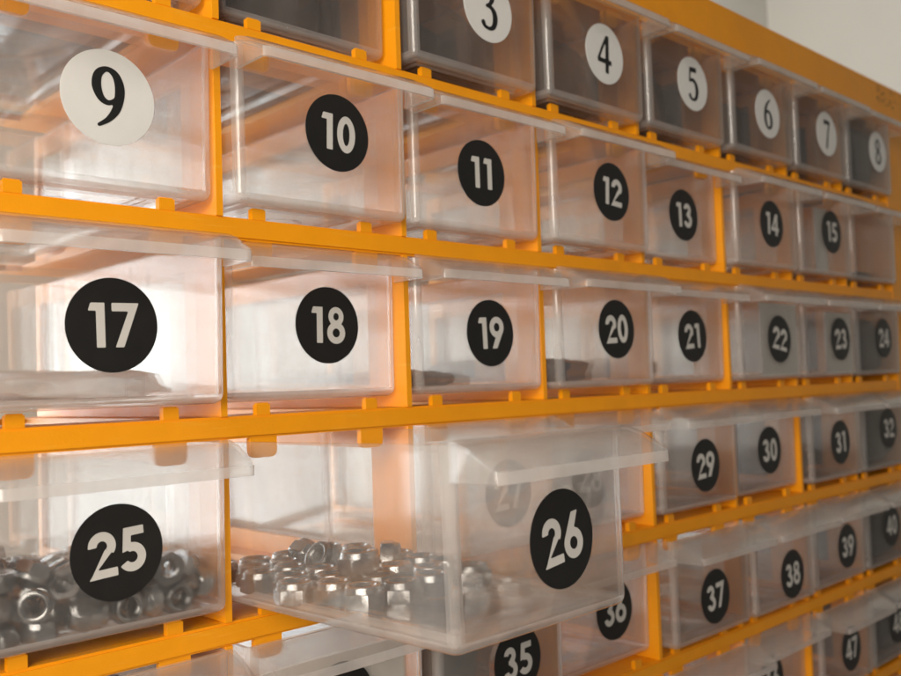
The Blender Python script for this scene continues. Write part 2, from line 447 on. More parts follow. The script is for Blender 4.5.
def sans(ch, X, Y):
    if ch == '0': return np.maximum(ell(X, Y, 0, .5, .31, .515), -ell(X, Y, 0, .5, .115, .315))
    if ch == '1': return U(poly(X, Y, [(0, 1), (.20, 1), (.20, 0), (0, 0)]), poly(X, Y, [(-.12, 1), (.01, 1), (.01, .82), (-.18, .82)]))
    if ch == '2':
        return U(arc(X, Y, 0, .70, .215, 182, -38, .20), poly(X, Y, [(.06, .62), (.285, .56), (-.06, .14), (-.33, 0), (-.30, .03)]),
                 poly(X, Y, [(-.34, 0), (.32, 0), (.32, .19), (-.18, .19)]))
    if ch == '3':
        return U(arc(X, Y, -.02, .735, .17, 170, -92, .19), arc(X, Y, 0, .29, .205, 95, -170, .195), poly(X, Y, [(-.09, .46), (.03, .46), (.03, .60), (-.09, .60)]))
    if ch == '4':
        return U(bar(X, Y, (.13, 0), (.13, 1), .19), bar(X, Y, (-.36, .29), (.34, .29), .17), poly(X, Y, [(.03, 1), (.20, 1), (-.14, .36), (-.37, .30), (-.37, .22), (-.36, .22)]))
    if ch == '5':
        return U(poly(X, Y, [(-.17, 1), (.28, 1), (.28, .81), (-.15, .81)]), poly(X, Y, [(-.19, 1), (.0, 1), (-.06, .50), (-.25, .46)]),
                 arc(X, Y, -.03, .33, .225, 118, -150, .20))
    if ch == '6':
        return np.maximum(U(ell(X, Y, 0, .32, .325, .335), poly(X, Y, [(.02, 1), (.24, 1), (.02, .55), (-.10, .40), (-.305, .42), (-.24, .55)])), -ell(X, Y, 0, .32, .13, .14))
    if ch == '7': return U(poly(X, Y, [(-.30, 1), (.34, 1), (.27, .81), (-.30, .81)]), poly(X, Y, [(.34, 1), (.10, .84), (-.23, 0), (-.03, 0)]))
    if ch == '8':
        return np.maximum(np.maximum(U(ell(X, Y, 0, .745, .26, .27), ell(X, Y, 0, .29, .31, .305)), -ell(X, Y, 0, .745, .095, .105)), -ell(X, Y, 0, .29, .125, .125))
    if ch == '9': return sans('6', -X, 1 - Y)
def brush(X, Y, pts):
    D = np.full(X.shape, 9.0)
    P = [pts[0]] + list(pts) + [pts[-1]]
    for i in range(1, len(P) - 2):
        for k in range(14):
            t = k / 13
            q = [0.5 * (2 * b + (c - a) * t + (2 * a - 5 * b + 4 * c - d) * t * t + (3 * b - a - 3 * c + d) * t ** 3) for a, b, c, d in zip(P[i - 1], P[i], P[i + 1], P[i + 2])]
            D = np.minimum(D, np.hypot(X - q[0], Y - q[1]) - max(.012, q[2]))
    return D
def serif(ch, X, Y):
    if ch == '1': return U(bar(X, Y, (0, .02), (0, .98), .13), bar(X, Y, (-.2, .02), (.2, .02), .045), brush(X, Y, [(-.2, .86, .02), (-.05, .95, .03), (0, .95, .05)]))
    if ch == '2': return U(brush(X, Y, [(-.22, .76, .05), (-.16, .92, .04), (0, .97, .04), (.16, .87, .065), (.17, .7, .065), (.05, .45, .04), (-.22, .06, .03)]), bar(X, Y, (-.25, .06), (.25, .06), .12))
    if ch == '3': return U(brush(X, Y, [(-.19, .80, .045), (-.12, .93, .03), (.02, .98, .03), (.14, .90, .055), (.15, .76, .06), (.07, .62, .035), (-.06, .55, .02)]),
                           brush(X, Y, [(-.06, .55, .02), (.09, .53, .04), (.19, .42, .065), (.21, .26, .07), (.14, .08, .05), (0, .015, .03), (-.15, .05, .035), (-.20, .13, .055)]))
    if ch == '4': return U(bar(X, Y, (.09, 0), (.09, 1), .12), bar(X, Y, (-.30, .30), (.27, .30), .10), brush(X, Y, [(.06, .97, .03), (-.12, .65, .03), (-.28, .32, .03)]))
    if ch == '5': return U(bar(X, Y, (-.13, .93), (.21, .93), .12), brush(X, Y, [(-.12, .95, .025), (-.15, .75, .025), (-.17, .58, .025)]),
                           brush(X, Y, [(-.17, .57, .022), (-.02, .62, .04), (.14, .53, .06), (.20, .33, .075), (.14, .11, .055), (0, .02, .03), (-.15, .05, .035), (-.20, .13, .055)]))
    if ch == '6': return brush(X, Y, [(.20, .975, .015), (.02, .86, .035), (-.13, .66, .06), (-.20, .36, .072), (-.15, .12, .055), (0, .02, .03), (.15, .11, .055), (.20, .31, .068), (.14, .51, .05), (.02, .59, .03), (-.10, .54, .022), (-.17, .46, .02)])
    if ch == '7': return U(bar(X, Y, (-.23, .93), (.23, .93), .12), brush(X, Y, [(.21, .93, .03), (.08, .55, .04), (-.03, .02, .055)]), bar(X, Y, (-.21, .82), (-.21, .97), .035))
    if ch == '8': return U(brush(X, Y, [(0, .54, .05), (-.14, .66, .05), (-.15, .84, .05), (0, .97, .03), (.15, .84, .045), (.13, .66, .035), (0, .54, .05)]),
                           brush(X, Y, [(0, .54, .05), (.17, .38, .055), (.19, .18, .06), (0, .02, .03), (-.19, .16, .055), (-.16, .38, .04), (0, .54, .05)]))
    if ch == '9': return serif('6', -X, 1 - Y)
def glyph_polys(fn, ch):
    """clip the grid cells against the zero line of the distance field"""
    nx, ny = 34, 44
    gx = np.linspace(-.48, .48, nx); gy = np.linspace(-.04, 1.04, ny)
    X, Y = np.meshgrid(gx, gy, indexing='ij')
    D = fn(ch, X, Y) - (0.014 if fn is serif else 0)
    out = []
    for i in range(nx - 1):
        for j in range(ny - 1):
            c = [(gx[i], gy[j], D[i, j]), (gx[i + 1], gy[j], D[i + 1, j]), (gx[i + 1], gy[j + 1], D[i + 1, j + 1]), (gx[i], gy[j + 1], D[i, j + 1])]
            if all(p[2] > 0 for p in c): continue
            pl = []
            for k in range(4):
                a, b = c[k], c[(k + 1) % 4]
                if a[2] <= 0: pl.append((a[0], a[1]))
                if (a[2] <= 0) != (b[2] <= 0):
                    t = a[2] / (a[2] - b[2]); pl.append((a[0] + t * (b[0] - a[0]), a[1] + t * (b[1] - a[1])))
            if len(pl) >= 3: out.append(pl)
    return out
GL = {}
def number_mesh(text, fn, hgt, material):
    bm = bmesh.new()
    adv = {'1': 0.56} if fn is sans else {}
    ws = [adv.get(ch, 0.70) for ch in text]
    x = -sum(ws) / 2
    for ch, wd in zip(text, ws):
        key = (fn.__name__, ch)
        if key not in GL: GL[key] = glyph_polys(fn, ch)
        ox = x + wd / 2 - (0.03 if ch == '1' and fn is sans else 0)
        for pl in GL[key]:
            vs = [bm.verts.new(((ox + px) * hgt * S, 0, (py - 0.5) * hgt * S)) for px, py in pl]
            bm.faces.new(vs[::1])
        x += wd
    bmesh.ops.remove_doubles(bm, verts=bm.verts[:], dist=1e-7)
    me = finish(bm, 'numeral', material)
    if sum(p.normal.y for p in me.polygons) > 0: me.flip_normals()
    return me
def disc_mesh(name, material, rad, th):
    bm = bmesh.new()
    n = 56
    a = [bm.verts.new((rad * math.cos(2 * math.pi * k / n) * S, -th * S, rad * math.sin(2 * math.pi * k / n) * S)) for k in range(n)]
    b = [bm.verts.new((v.co.x, 0, v.co.z)) for v in a]
    bm.faces.new(a); bm.faces.new(b[::-1])
    for k in range(n): bm.faces.new((a[k], b[k], b[(k + 1) % n], a[(k + 1) % n]))
    return finish(bm, name, material)
DISC_B, DISC_W = disc_mesh('number_label', BLACK, 0.174, 0.003), disc_mesh('number_label', WHITE, 0.182, 0.003)

# number: (front position y, label x, label z, label tilt in degrees)
OUT, IN = -0.075, 0.03
SPEC = {
 1: (IN, .55, .50, 0), 2: (0.06, .55, .50, 0), 3: (-.065, 0.565, 0.430, 2), 4: (-.084, 0.551, 0.399, -3), 5: (-.074, 0.542, 0.418, 2), 6: (-.095, 0.536, 0.385, 4), 7: (-.085, 0.553, 0.401, -2), 8: (-.065, 0.640, 0.418, 0),
 9: (-.005, 0.520, 0.400, 3), 10: (-.071, 0.544, 0.417, -2), 11: (-.036, 0.500, 0.370, 0), 12: (-.082, 0.564, 0.389, -4), 13: (.031, 0.523, 0.365, 1), 14: (-.083, 0.533, 0.383, -3), 15: (-.078, 0.561, 0.415, 0), 16: (-.06, None, 0, 0),
 17: (-.073, 0.491, 0.358, 1), 18: (.051, 0.549, 0.387, -1), 19: (-.019, 0.541, 0.360, 2), 20: (-.078, 0.560, 0.393, 3), 21: (.015, 0.537, 0.368, 4), 22: (-.069, 0.592, 0.353, -9), 23: (-.06, 0.661, 0.363, 2), 24: (-.05, 0.571, 0.380, 0),
 25: (-.055, 0.504, 0.357, 4), 26: (-1.255, .570, .356, 7), 27: (-.05, .60, .35, 2), 28: (.037, .40, .35, -4), 29: (-.04, 0.532, 0.332, 4), 30: (.019, 0.522, 0.358, 0), 31: (-.07, 0.531, 0.351, 2), 32: (-.06, 0.541, 0.406, 0),
 33: (-.05, .5, .36, 0), 34: (-.08, .47, .40, 0), 35: (-.09, .58, .33, 2), 36: (.045, 0.587, 0.374, 2), 37: (-.093, 0.490, 0.313, 4), 38: (-.09, 0.562, 0.280, 2), 39: (-.055, 0.589, 0.332, 0), 40: (-.05, 0.510, 0.382, 0),
 45: (-.05, .5, .36, 0), 46: (.03, .40, .36, 2), 47: (-.068, 0.529, 0.357, 3), 48: (-.05, .53, .36, 0), 55: (-.06, .55, .36, 0), 56: (-.05, .55, .36, 0)}
def number_word(n):
    ones = 'zero one two three four five six seven eight nine ten eleven twelve thirteen fourteen fifteen sixteen seventeen eighteen nineteen'.split()
    tens = 'zero ten twenty thirty forty fifty'.split()
    return ones[n] if n < 20 else tens[n // 10] + ('-' + ones[n % 10] if n % 10 else '')
TUBS = {}
for n, (yf, lx, lz, tilt) in SPEC.items():
    c, r = (n - 1) % 8, (n - 1) // 8
    d = bpy.data.objects.new('drawer', None); COL.objects.link(d)
    d.location = V(c, yf, -H * r)
    if n == 26:                                   # pulled out: slightly askew, its front resting up on the tabs
        d.location = V(c + 0.020, -1.252, -H * r + 0.012); d.rotation_euler = (-0.012, 0, 0.013)
    t = link('tub', TUB, d); g = link('grip_lip', LIP, d)
    TUBS[n] = d
    if lx is None:
        tag(d, 'clear plastic drawer without a number label, next after drawer 15', 'drawer', 'clear plastic drawers in the orange cabinet'); continue
    white = n <= 9
    lb = link('number_label', DISC_W if white else DISC_B, d, Vector((lx * S, 0.0005 * S - 0.0 * S, lz * S)))
    lb.rotation_euler = (0, -math.radians(tilt), 0)
    nm = number_mesh(str(n), serif if white else sans, (0.225 if white else 0.163), INK if white else PRINT)
    link('numeral', nm, lb, Vector((0, -0.0045 * S, 0)))
    wd = number_word(n)
    if n == 1: txt = 'clear plastic drawer directly above the drawer labelled nine'
    elif n == 2: txt = 'clear plastic drawer directly above the drawer labelled ten'
    elif n == 26: txt = 'clear plastic drawer 26 pulled far out and holding steel nuts'
    elif n == 25: txt = 'clear plastic drawer with round black label 25, half full of steel nuts'
    elif white: txt = 'clear plastic drawer with a round white label reading %d (%s) in black' % (n, wd)
    else: txt = 'clear plastic drawer with a round black label reading %d (%s) in white' % (n, wd)
    tag(d, txt, 'drawer', 'clear plastic drawers in the orange cabinet')

# ------------------------------------------------------------------ what lies in the drawers
FLOOR = ZB + 0.022 + 0.003
def bag_mesh(name, material, sx, sy, sz, seed, lump=0.12, ex=0.45):
    bm = bmesh.new()
    bmesh.ops.create_icosphere(bm, subdivisions=4, radius=1)
    for v in bm.verts:
        p = v.co.copy()
        q = Vector([math.copysign(abs(a) ** ex, a) for a in p])
        k = 1 + lump * noise.noise(p * 1.7 + Vector((seed, seed * 2, 0))) + 0.4 * lump * noise.noise(p * 4.5 + Vector((0, seed, seed)))
        q = Vector((min(1, max(-1, q.x * k)), min(1, max(-1, q.y * k)), q.z * k))
        q.z = max(q.z, -0.92)
        v.co = Vector((q.x * sx / 2, q.y * sy / 2, (q.z + 0.92) * sz / 1.92)) * S
    return finish(bm, name, material, 80)
def put(n, name, me, x, y, z, label, cat, rz=0, group=None):
    c, r = (n - 1) % 8, (n - 1) // 8
    yf = SPEC[n][0]
    o = link(name, me)
    o.location = V(c + x, yf + y, -H * r + z); o.rotation_euler = (0, 0, rz)
    return tag(o, label, cat, group)
def pouch(n, material, x0, x1, y0, y1, hgt, label, cat='pouch', name='parts_pouch'):
    me = bag_mesh(name, material, x1 - x0, y1 - y0, hgt, n * 1.37, *((0.12, 0.45) if hgt > 0.45 else (0.26, 0.72)))
    put(n, name, me, (x0 + x1) / 2, (y0 + y1) / 2, FLOOR, label, cat)
def card_mesh(wd, hgt):
    bm = bmesh.new(); nseg = 8
    f, b = [], []
    for k in range(nseg + 1):
        x = (k / nseg - 0.5) * wd; y = 0.010 * math.sin(k / nseg * math.pi)
        for L_, yy in ((f, y), (b, y + 0.004)):
            L_.append((bm.verts.new((x * S, yy * S, 0)), bm.verts.new((x * S, yy * S, hgt * S))))
    for k in range(nseg):
        bm.faces.new((f[k][0], f[k + 1][0], f[k + 1][1], f[k][1])); bm.faces.new((b[k][0], b[k][1], b[k + 1][1], b[k + 1][0]))
        bm.faces.new((f[k][1], f[k + 1][1], b[k + 1][1], b[k][1])); bm.faces.new((f[k][0], b[k][0], b[k + 1][0], f[k + 1][0]))
    for k in (0, nseg): bm.faces.new((f[k][0], f[k][1], b[k][1], b[k][0]))
    return finish(bm, 'paper_card', PAPER)
def card(n, x0, x1, z1, label, y=0.035):
    put(n, 'paper_card', card_mesh(x1 - x0, z1 - FLOOR), (x0 + x1) / 2, y, FLOOR, label, 'card')

PW = {1: 'dark lumpy pouch in the drawer above drawer nine', 2: 'dark lumpy pouch in the drawer above drawer ten', 3: 'dark lumpy pouch inside the white-labelled drawer three',
      4: 'dark brown pouch filling the white-labelled drawer four', 5: 'dark brown pouch filling the white-labelled drawer five', 6: 'dark pouch behind the white label of drawer six',
      7: 'dark pouch behind the white label of drawer seven', 8: 'nearly black pouch pressed to the front of drawer eight'}
for n in range(1, 9):
    pouch(n, DARK if n in (2, 8) else GREYBAG if n == 1 else DARK, 0.06, 0.90, 0.33 if n != 8 else 0.08, 1.75, 0.60 + 0.01 * (n % 3), PW[n])
card(15, 0.30, 0.52, 0.60, 'narrow white paper strip standing inside the drawer labelled fifteen', 0.03)
pouch(16, DARK, 0.06, 0.88, 0.1, 1.6, 0.10, 'flat dark pouch on the floor of the drawer without a number')
pouch(17, MILKY, 0.05, 0.80, 0.08, 1.2, 0.13, 'pale rounded bag lying in the drawer labelled seventeen')
pouch(19, GREYBAG, 0.10, 0.70, 0.35, 1.2, 0.11, 'grey pouch lying low in the drawer labelled nineteen')
pouch(20, BLUEGREY, 0.06, 0.55, 0.12, 1.3, 0.17, 'blue grey pouch lying in the drawer labelled twenty')
pouch(21, DARK, 0.05, 0.22, 0.06, 1.0, 0.15, 'small dark round part in the corner of the drawer labelled twenty-one', 'part', 'round_part')
card(22, 0.34, 0.90, 0.62, 'large white paper card filling the front of the drawer labelled twenty-two', 0.022)
card(23, 0.42, 0.90, 0.58, 'white paper card behind the front of the drawer labelled twenty-three', 0.022)
pouch(24, DARK, 0.06, 0.88, 0.05, 1.7, 0.50, 'dark lumpy pouch filling the drawer labelled twenty-four')
pouch(29, DARK, 0.06, 0.60, 0.35, 1.7, 0.34, 'dark pouch far back in the drawer labelled twenty-nine')
pouch(31, DARK, 0.06, 0.60, 0.12, 1.7, 0.25, 'dark pouch lying low in the drawer labelled thirty-one')
pouch(32, DARK, 0.06, 0.88, 0.06, 1.7, 0.52, 'dark lumpy pouch filling the drawer labelled thirty-two')
pouch(33, PURPLE, 0.06, 0.88, 0.10, 1.7, 0.50, 'dull purple pouch in the drawer labelled thirty-three')
card(34, 0.10, 0.86, 0.60, 'white paper card behind the front of the drawer labelled thirty-four', 0.03)
pouch(35, GREYBAG, 0.06, 0.60, 0.10, 1.7, 0.50, 'grey lumpy pouch in the drawer labelled thirty-five')
pouch(37, DARK, 0.06, 0.60, 0.45, 1.7, 0.38, 'dark pouch far back in the drawer labelled thirty-seven')
pouch(40, DARK, 0.06, 0.88, 0.06, 1.7, 0.50, 'dark lumpy pouch filling the drawer labelled forty')
pouch(48, DARK, 0.06, 0.88, 0.06, 1.7, 0.50, 'dark lumpy pouch filling the drawer labelled forty-eight')

# ---- lock nuts
def nut_mesh():
    """hexagon lock nut: chamfered hexagon, rounded collar on top, threaded bore; unit = across corners 1"""
    bm = bmesh.new(); n = 36
    R = 0.5
    def hexr(a): return R * math.cos(math.pi / 6) / math.cos((a + math.pi / 6) % (math.pi / 3) - math.pi / 6)
    rings = []
    prof = [(0.02, 'h', 0.90), (0.07, 'h', 1.0), (0.44, 'h', 1.0), (0.49, 'h', 0.93)]
    for z, _, k in prof:
        rings.append([((min(hexr(2 * math.pi * i / n), R * 0.985) if k == 1.0 else min(hexr(2 * math.pi * i / n), R * (0.94 if k > 0.9 else 0.90))), z) for i in range(n)])
    for z, rad in ((0.50, 0.43), (0.54, 0.418), (0.64, 0.41), (0.70, 0.395), (0.735, 0.36), (0.74, 0.33), (0.715, 0.29), (0.66, 0.27), (0.62, 0.24), (0.10, 0.24), (0.02, 0.29)):
        rings.append([(rad, z)] * n)
    vs = [[bm.verts.new((rr_ * math.cos(2 * math.pi * i / n), rr_ * math.sin(2 * math.pi * i / n), (z - 0.37) * 0.68)) for i, (rr_, z) in enumerate(rg)] for rg in rings]
    for a, b in zip(vs, vs[1:] + vs[:1]):
        for i in range(n): bm.faces.new((a[i], a[(i + 1) % n], b[(i + 1) % n], b[i]))
    return finish(bm, 'nut', STEEL, 28)
NUT = nut_mesh()
# resting poses: x, y, z in the drawer and a quaternion
NUTS_25 = [
    (0.3332, 0.3603, 0.1134, 0.9866, -0, -0, -0.1632),
    (0.6982, 0.3929, 0.1152, 0, 0.4182, 0.9083, -0),
    (0.5347, 0.2815, 0.1417, 0.4658, 0.3871, -0.7181, -0.3429),
    (0.5632, 1.508, 0.1134, 0.4988, 0, 0, -0.8667),
    (0.5025, 1.236, 0.1399, 0.6573, -0.2606, -0.6573, -0.2606),
    (0.6665, 1.167, 0.1152, 0, 0.5387, 0.8425, -0),
    (0.8619, 0.4132, 0.1134, 0.918, -0, -0, -0.3966),
    (0.7368, 0.8737, 0.1399, 0.7037, 0.6443, -0.2913, 0.0698),
    (0.5926, 1.237, 0.1399, 0.6692, 0.2283, 0.6692, -0.2283),
    (0.1279, 0.2386, 0.1134, 0.8058, 0, -0, -0.5921),
    (0.5659, 0.4001, 0.1134, 0.2928, -0, -0, -0.9562),
    (0.3927, 0.4709, 0.1399, 0.6977, 0.1142, 0.6979, -0.1141),
    (0.4008, 0.1066, 0.1399, 0.4191, -0.6476, -0.2839, 0.5696),
    (0.2579, 0.0939, 0.1134, 0.7071, -0, -0, 0.7071),
    (0.3422, 0.5828, 0.1134, 0.4929, -0, 0, -0.8701),
    (0.4931, 0.462, 0.1399, 0.5107, 0.1979, -0.6788, -0.489),
    (0.5673, 0.0699, 0.1399, 0.1877, 0.178, 0.6843, -0.6817),
    (0.1309, 0.7635, 0.1415, 0.4154, 0.5535, -0.5774, 0.4333),
    (0.1237, 0.1036, 0.1134, 0.8756, -0, -0, 0.4831),
    (0.2867, 0.4712, 0.1134, 0.7759, -0, -0, -0.6309),
    (0.6681, 0.1021, 0.1399, 0.3493, -0.6098, -0.358, 0.6148),
    (0.3258, 0.2478, 0.1399, 0.3247, -0.6282, 0.3247, 0.6282),
    (0.7296, 0.5796, 0.1152, 0, 0.9746, 0.2239, 0),
    (0.4529, 0.226, 0.1399, 0.7055, 0.5874, -0.3937, -0.0476),
    (0.1359, 0.3497, 0.1399, 0.6134, 0.7071, -0.0019, 0.3518),
    (0.3701, 1.133, 0.1134, 0.758, -0, -0, 0.6522),
    (0.7909, 0.3123, 0.1134, 0.0111, -0, -0, -0.9999),
    (0.8668, 1.125, 0.1152, 0, 0.5075, -0.8617, -0),
    (0.3358, 0.9121, 0.1399, 0.1652, -0.4867, -0.513, 0.6875),
    (0.1302, 1.059, 0.1134, 0.4613, -0, -0, 0.8873),
    (0.0964, 0.934, 0.1399, 0.3537, 0.6123, 0.3537, 0.6123),
    (0.8936, 0.5297, 0.1399, 0.7071, -0, -0.7071, 0),
    (0.8671, 0.2203, 0.1152, 0, 0.5002, -0.8659, -0),
    (0.649, 0.9781, 0.1134, 0.4308, -0, -0, 0.9025),
    (0.2149, 0.9211, 0.1134, 0.3893, -0, -0, 0.9211),
    (0.2352, 0.0707, 0.2065, 0.4931, 0.5069, -0.4931, 0.5069),
    (0.2352, 0.2098, 0.147, 0.7913, 0.0274, -0.6039, 0.0919),
    (0.3454, 0.1813, 0.1399, 0.3836, -0.0353, 0.7062, -0.594),
    (0.3234, 1.363, 0.1134, 0.9858, -0, 0, 0.1679),
    (0.716, 0.796, 0.1399, 0.3269, -0.627, -0.3269, -0.627),
    (0.5899, 0.7768, 0.1152, 0, 0.9056, -0.4242, 0),
    (0.4138, 1.454, 0.1152, 0, 0.5688, 0.8225, 0),
    (0.5247, 0.9879, 0.1152, 0, -0.5624, -0.8268, 0),
    (0.466, 0.1018, 0.1399, 0.7028, 0.078, 0.7028, -0.078),
    (0.768, 0.0692, 0.1399, 0.5, 0.5, 0.5, -0.5),
    (0.6128, 0.8819, 0.1399, 0.3906, 0.0436, 0.7058, 0.5895),
    (0.6429, 0.2815, 0.1152, 0, -0.9985, 0.0554, -0),
    (0.5737, 0.6146, 0.1399, 0.2998, 0.0602, -0.7045, 0.6404),
    (0.2242, 0.5791, 0.1152, 0, 0.0053, 1, -0),
    (0.4267, 0.8909, 0.1399, 0.6876, -0.513, 0.4867, -0.1651),
    (0.3712, 0.7897, 0.1399, 0.6989, -0.1077, -0.6989, -0.1077),
    (0.4524, 0.345, 0.1134, 0.992, 0, 0, -0.1261),
    (0.2163, 0.3201, 0.1409, 0.5854, 0.7016, 0.0881, 0.3967),
    (0.8663, 0.88, 0.1415, 0.4579, -0.7979, 0.095, -0.3803),
    (0.1178, 0.1075, 0.2065, 0.1415, -0.6928, -0.1416, -0.6928),
    (0.8632, 0.6238, 0.1399, 0.3354, 0.0205, 0.7068, -0.6225),
    (0.7437, 0.4841, 0.1399, 0.2304, 0.1345, -0.6942, 0.6685),
    (0.799, 0.6979, 0.1399, 0.5162, 0.2054, -0.6766, -0.4833),
    (0.0964, 0.5791, 0.1399, 0, 0.7071, 0, 0.7071),
    (0.2486, 0.706, 0.1134, 0.6867, -0, 0, 0.727),
    (0.7462, 0.9709, 0.1399, 0.3959, 0.6357, -0.3097, -0.5859),
    (0.4801, 1.353, 0.1152, 0, 0.5459, 0.8378, -0),
    (0.3737, 1.616, 0.1399, 0.0174, -0.3683, 0.6036, -0.7069),
    (0.5664, 0.4009, 0.1818, 0, 0.1913, 0.9815, -0),
    (0.8451, 0.9703, 0.2065, 0.2601, 0.1033, 0.6996, -0.6575),
    (0.3527, 0.7021, 0.1745, 0.2415, -0.6701, -0.5479, -0.4386),
    (0.5764, 0.1717, 0.1417, 0.4171, 0.1685, -0.8026, -0.3918),
    (0.134, 0.6728, 0.1488, 0.8567, -0.4801, 0.1755, 0.0691),
    (0.696, 0.5803, 0.2075, 0.1454, 0.5372, 0.5671, 0.6072),
    (0.1239, 0.4494, 0.1266, 0.1238, 0.4879, -0.8623, 0.0552),
    (0.7013, 0.854, 0.2308, 0.9208, -0.0237, -0.0273, 0.3883),
    (0.1326, 1.226, 0.1399, 0.6847, 0.6813, -0.1893, 0.1765),
    (0.8567, 1, 0.1152, 0, -0.777, -0.6295, -0),
    (0.5245, 0.2164, 0.2396, 0.3588, -0.3841, -0.7998, -0.2898),
    (0.7439, 0.6319, 0.2075, 0.1455, 0.5371, 0.5672, 0.6072),
    (0.3825, 1.251, 0.1152, 0, 0.1766, -0.9843, -0),
    (0.52, 0.5416, 0.2193, 0.4238, 0.4121, -0.8045, 0.0581),
    (0.4479, 0.6405, 0.1399, 0.2422, 0.1961, 0.1987, 0.9292),
    (0.6921, 0.7, 0.1152, 0, -0.9975, 0.0713, 0),
    (0.7634, 0.1662, 0.1426, 0.4015, 0.5515, 0.6759, 0.279),
    (0.8877, 0.7407, 0.1399, 0.033, 0.7063, -0.033, 0.7063),
    (0.1229, 0.8312, 0.1471, 0.3007, 0.4007, 0.6922, -0.5195),
    (0.1659, 0.4842, 0.1791, 0.856, -0.1348, 0.0147, -0.4989),
    (0.1883, 1.426, 0.1152, 0, 0.5221, -0.8529, 0),
    (0.3232, 0.5902, 0.18, 0.9482, -0, 0, -0.3177),
    (0.1963, 0.5712, 0.2088, 0.0381, -0.3029, -0.8386, 0.4512),
    (0.1934, 0.4106, 0.2361, 0.0882, -0.4155, 0.8232, 0.3767),
    (0.3191, 0.5862, 0.2484, 0, -0.827, -0.5623, 0),
    (0.7378, 0.2863, 0.1958, 0.5246, 0.4604, -0.1339, -0.7035),
    (0.236, 1.038, 0.1399, 0.445, 0.6601, -0.2535, -0.5496),
    (0.2929, 0.4713, 0.1818, 0, -0.2355, -0.9719, 0),
    (0.8321, 0.5369, 0.2149, 0.306, -0.2221, 0.9255, -0.0223),
    (0.0984, 0.5628, 0.2577, 0.7071, -0.0001, -0.7071, -0.0001),
    (0.8494, 1.304, 0.1152, 0, -0.8918, 0.4524, -0),
    (0.1234, 1.326, 0.1134, 0.5111, -0, 0, 0.8595),
    (0.5166, 0.8666, 0.1676, 0.6886, -0.4629, 0.5067, -0.2342),
    (0.3627, 0.3596, 0.1818, 0, 0.1329, 0.9911, -0),
    (0.4605, 0.7628, 0.1152, 0, -0.317, 0.9484, -0),
    (0.2702, 1.187, 0.1399, 0.5803, 0.4041, 0.5803, -0.4041),
    (0.4685, 0.753, 0.1818, 0, -0.5306, 0.8476, -0),
    (0.3178, 0.3881, 0.2731, 0.5997, -0.3746, 0.5997, 0.3746),
    (0.5567, 0.4099, 0.2484, 0, 0.7828, -0.6223, 0),
    (0.7057, 1.295, 0.1152, 0, 0.9852, -0.1716, 0),
    (0.8576, 0.3205, 0.2069, 0.1663, -0.1849, -0.7893, -0.5614),
    (0.5034, 1.624, 0.1399, 0.6782, 0.2, -0.6782, 0.2),
    (0.6702, 0.7104, 0.2075, 0.0831, -0.477, 0.6186, -0.6188),
    (0.4736, 0.0995, 0.233, 0.0022, -0.7895, -0.6137, 0.0018),
    (0.859, 0.4186, 0.1818, 0, 0.2571, 0.9664, -0),
    (0.6807, 0.182, 0.1881, 0.3774, 0.6633, -0.5577, 0.3266),
    (0.4326, 0.5369, 0.205, 0.4253, 0.5935, -0.6818, -0.0455),
    (0.1126, 1.718, 0.1399, 0.1025, 0.6996, -0.1025, 0.6996),
    (0.8102, 0.8126, 0.175, 0.7938, 0.3124, 0.433, 0.2912),
    (0.1491, 0.9864, 0.2017, 0.1157, 0.6976, 0.5638, -0.4268),
    (0.7222, 0.0674, 0.2559, 0.411, -0.4109, -0.5754, -0.5754),
    (0.6213, 0.2889, 0.1818, 0, -0.5216, -0.8532, -0),
    (0.5985, 0.7721, 0.2065, 0.5483, 0.2517, -0.6608, -0.4465),
    (0.4362, 0.4294, 0.2456, 0.6077, 0.6081, -0.4692, 0.2019),
    (0.2822, 0.824, 0.1416, 0.416, -0.0977, 0.9003, 0.0825),
    (0.1457, 0.6943, 0.2388, 0.6355, -0.395, -0.2202, -0.6258),
    (0.4541, 1.331, 0.18, 0.982, -0, 0, -0.189),
    (0.4804, 0.3157, 0.2197, 0.1067, 0.8683, 0.4286, 0.2259),
    (0.6437, 0.2555, 0.2484, 0, -0.7854, -0.6189, -0),
    (0.4794, 1.105, 0.1399, 0.5354, 0.2328, 0.6677, 0.4619),
    (0.6126, 0.5203, 0.1425, 0.0639, -0.2499, 0.8092, 0.5279),
    (0.7315, 0.4082, 0.2326, 0.2446, 0.4142, -0.7941, -0.3715),
    (0.3867, 0.1991, 0.2312, 0.9991, 0.0039, 0.0019, 0.0416),
    (0.211, 0.7948, 0.1944, 0.8729, 0.0801, 0.4733, 0.087),
    (0.1253, 1.561, 0.1399, 0.281, 0.6489, 0.281, -0.6489),
    (0.5657, 0.6865, 0.1399, 0.2999, -0.0602, 0.7045, 0.6404),
    (0.8902, 0.221, 0.2065, 0.7068, 0.0204, -0.7068, 0.0204),
    (0.6427, 0.9782, 0.1818, 0, -0.537, 0.8436, -0),
    (0.6273, 0.5742, 0.2468, 0.2712, 0.4475, 0.6543, 0.546),
    (0.0964, 0.2312, 0.2121, 0.0886, 0.7015, 0.0886, 0.7015),
    (0.7878, 1.199, 0.1456, 0.519, 0.0283, -0.3841, -0.7631),
    (0.1841, 0.1701, 0.1917, 0.5438, -0.3538, -0.4748, 0.5947),
    (0.4797, 0.1082, 0.2996, 0.0023, -0.751, -0.6603, 0.0017),
    (0.2572, 0.3032, 0.2276, 0.2809, -0.1885, -0.9334, -0.12),
    (0.8848, 0.0975, 0.1708, 0.2156, -0.7187, 0.2539, -0.6103),
    (0.3096, 0.2846, 0.2689, 0.8558, 0.0453, 0.3021, -0.4175),
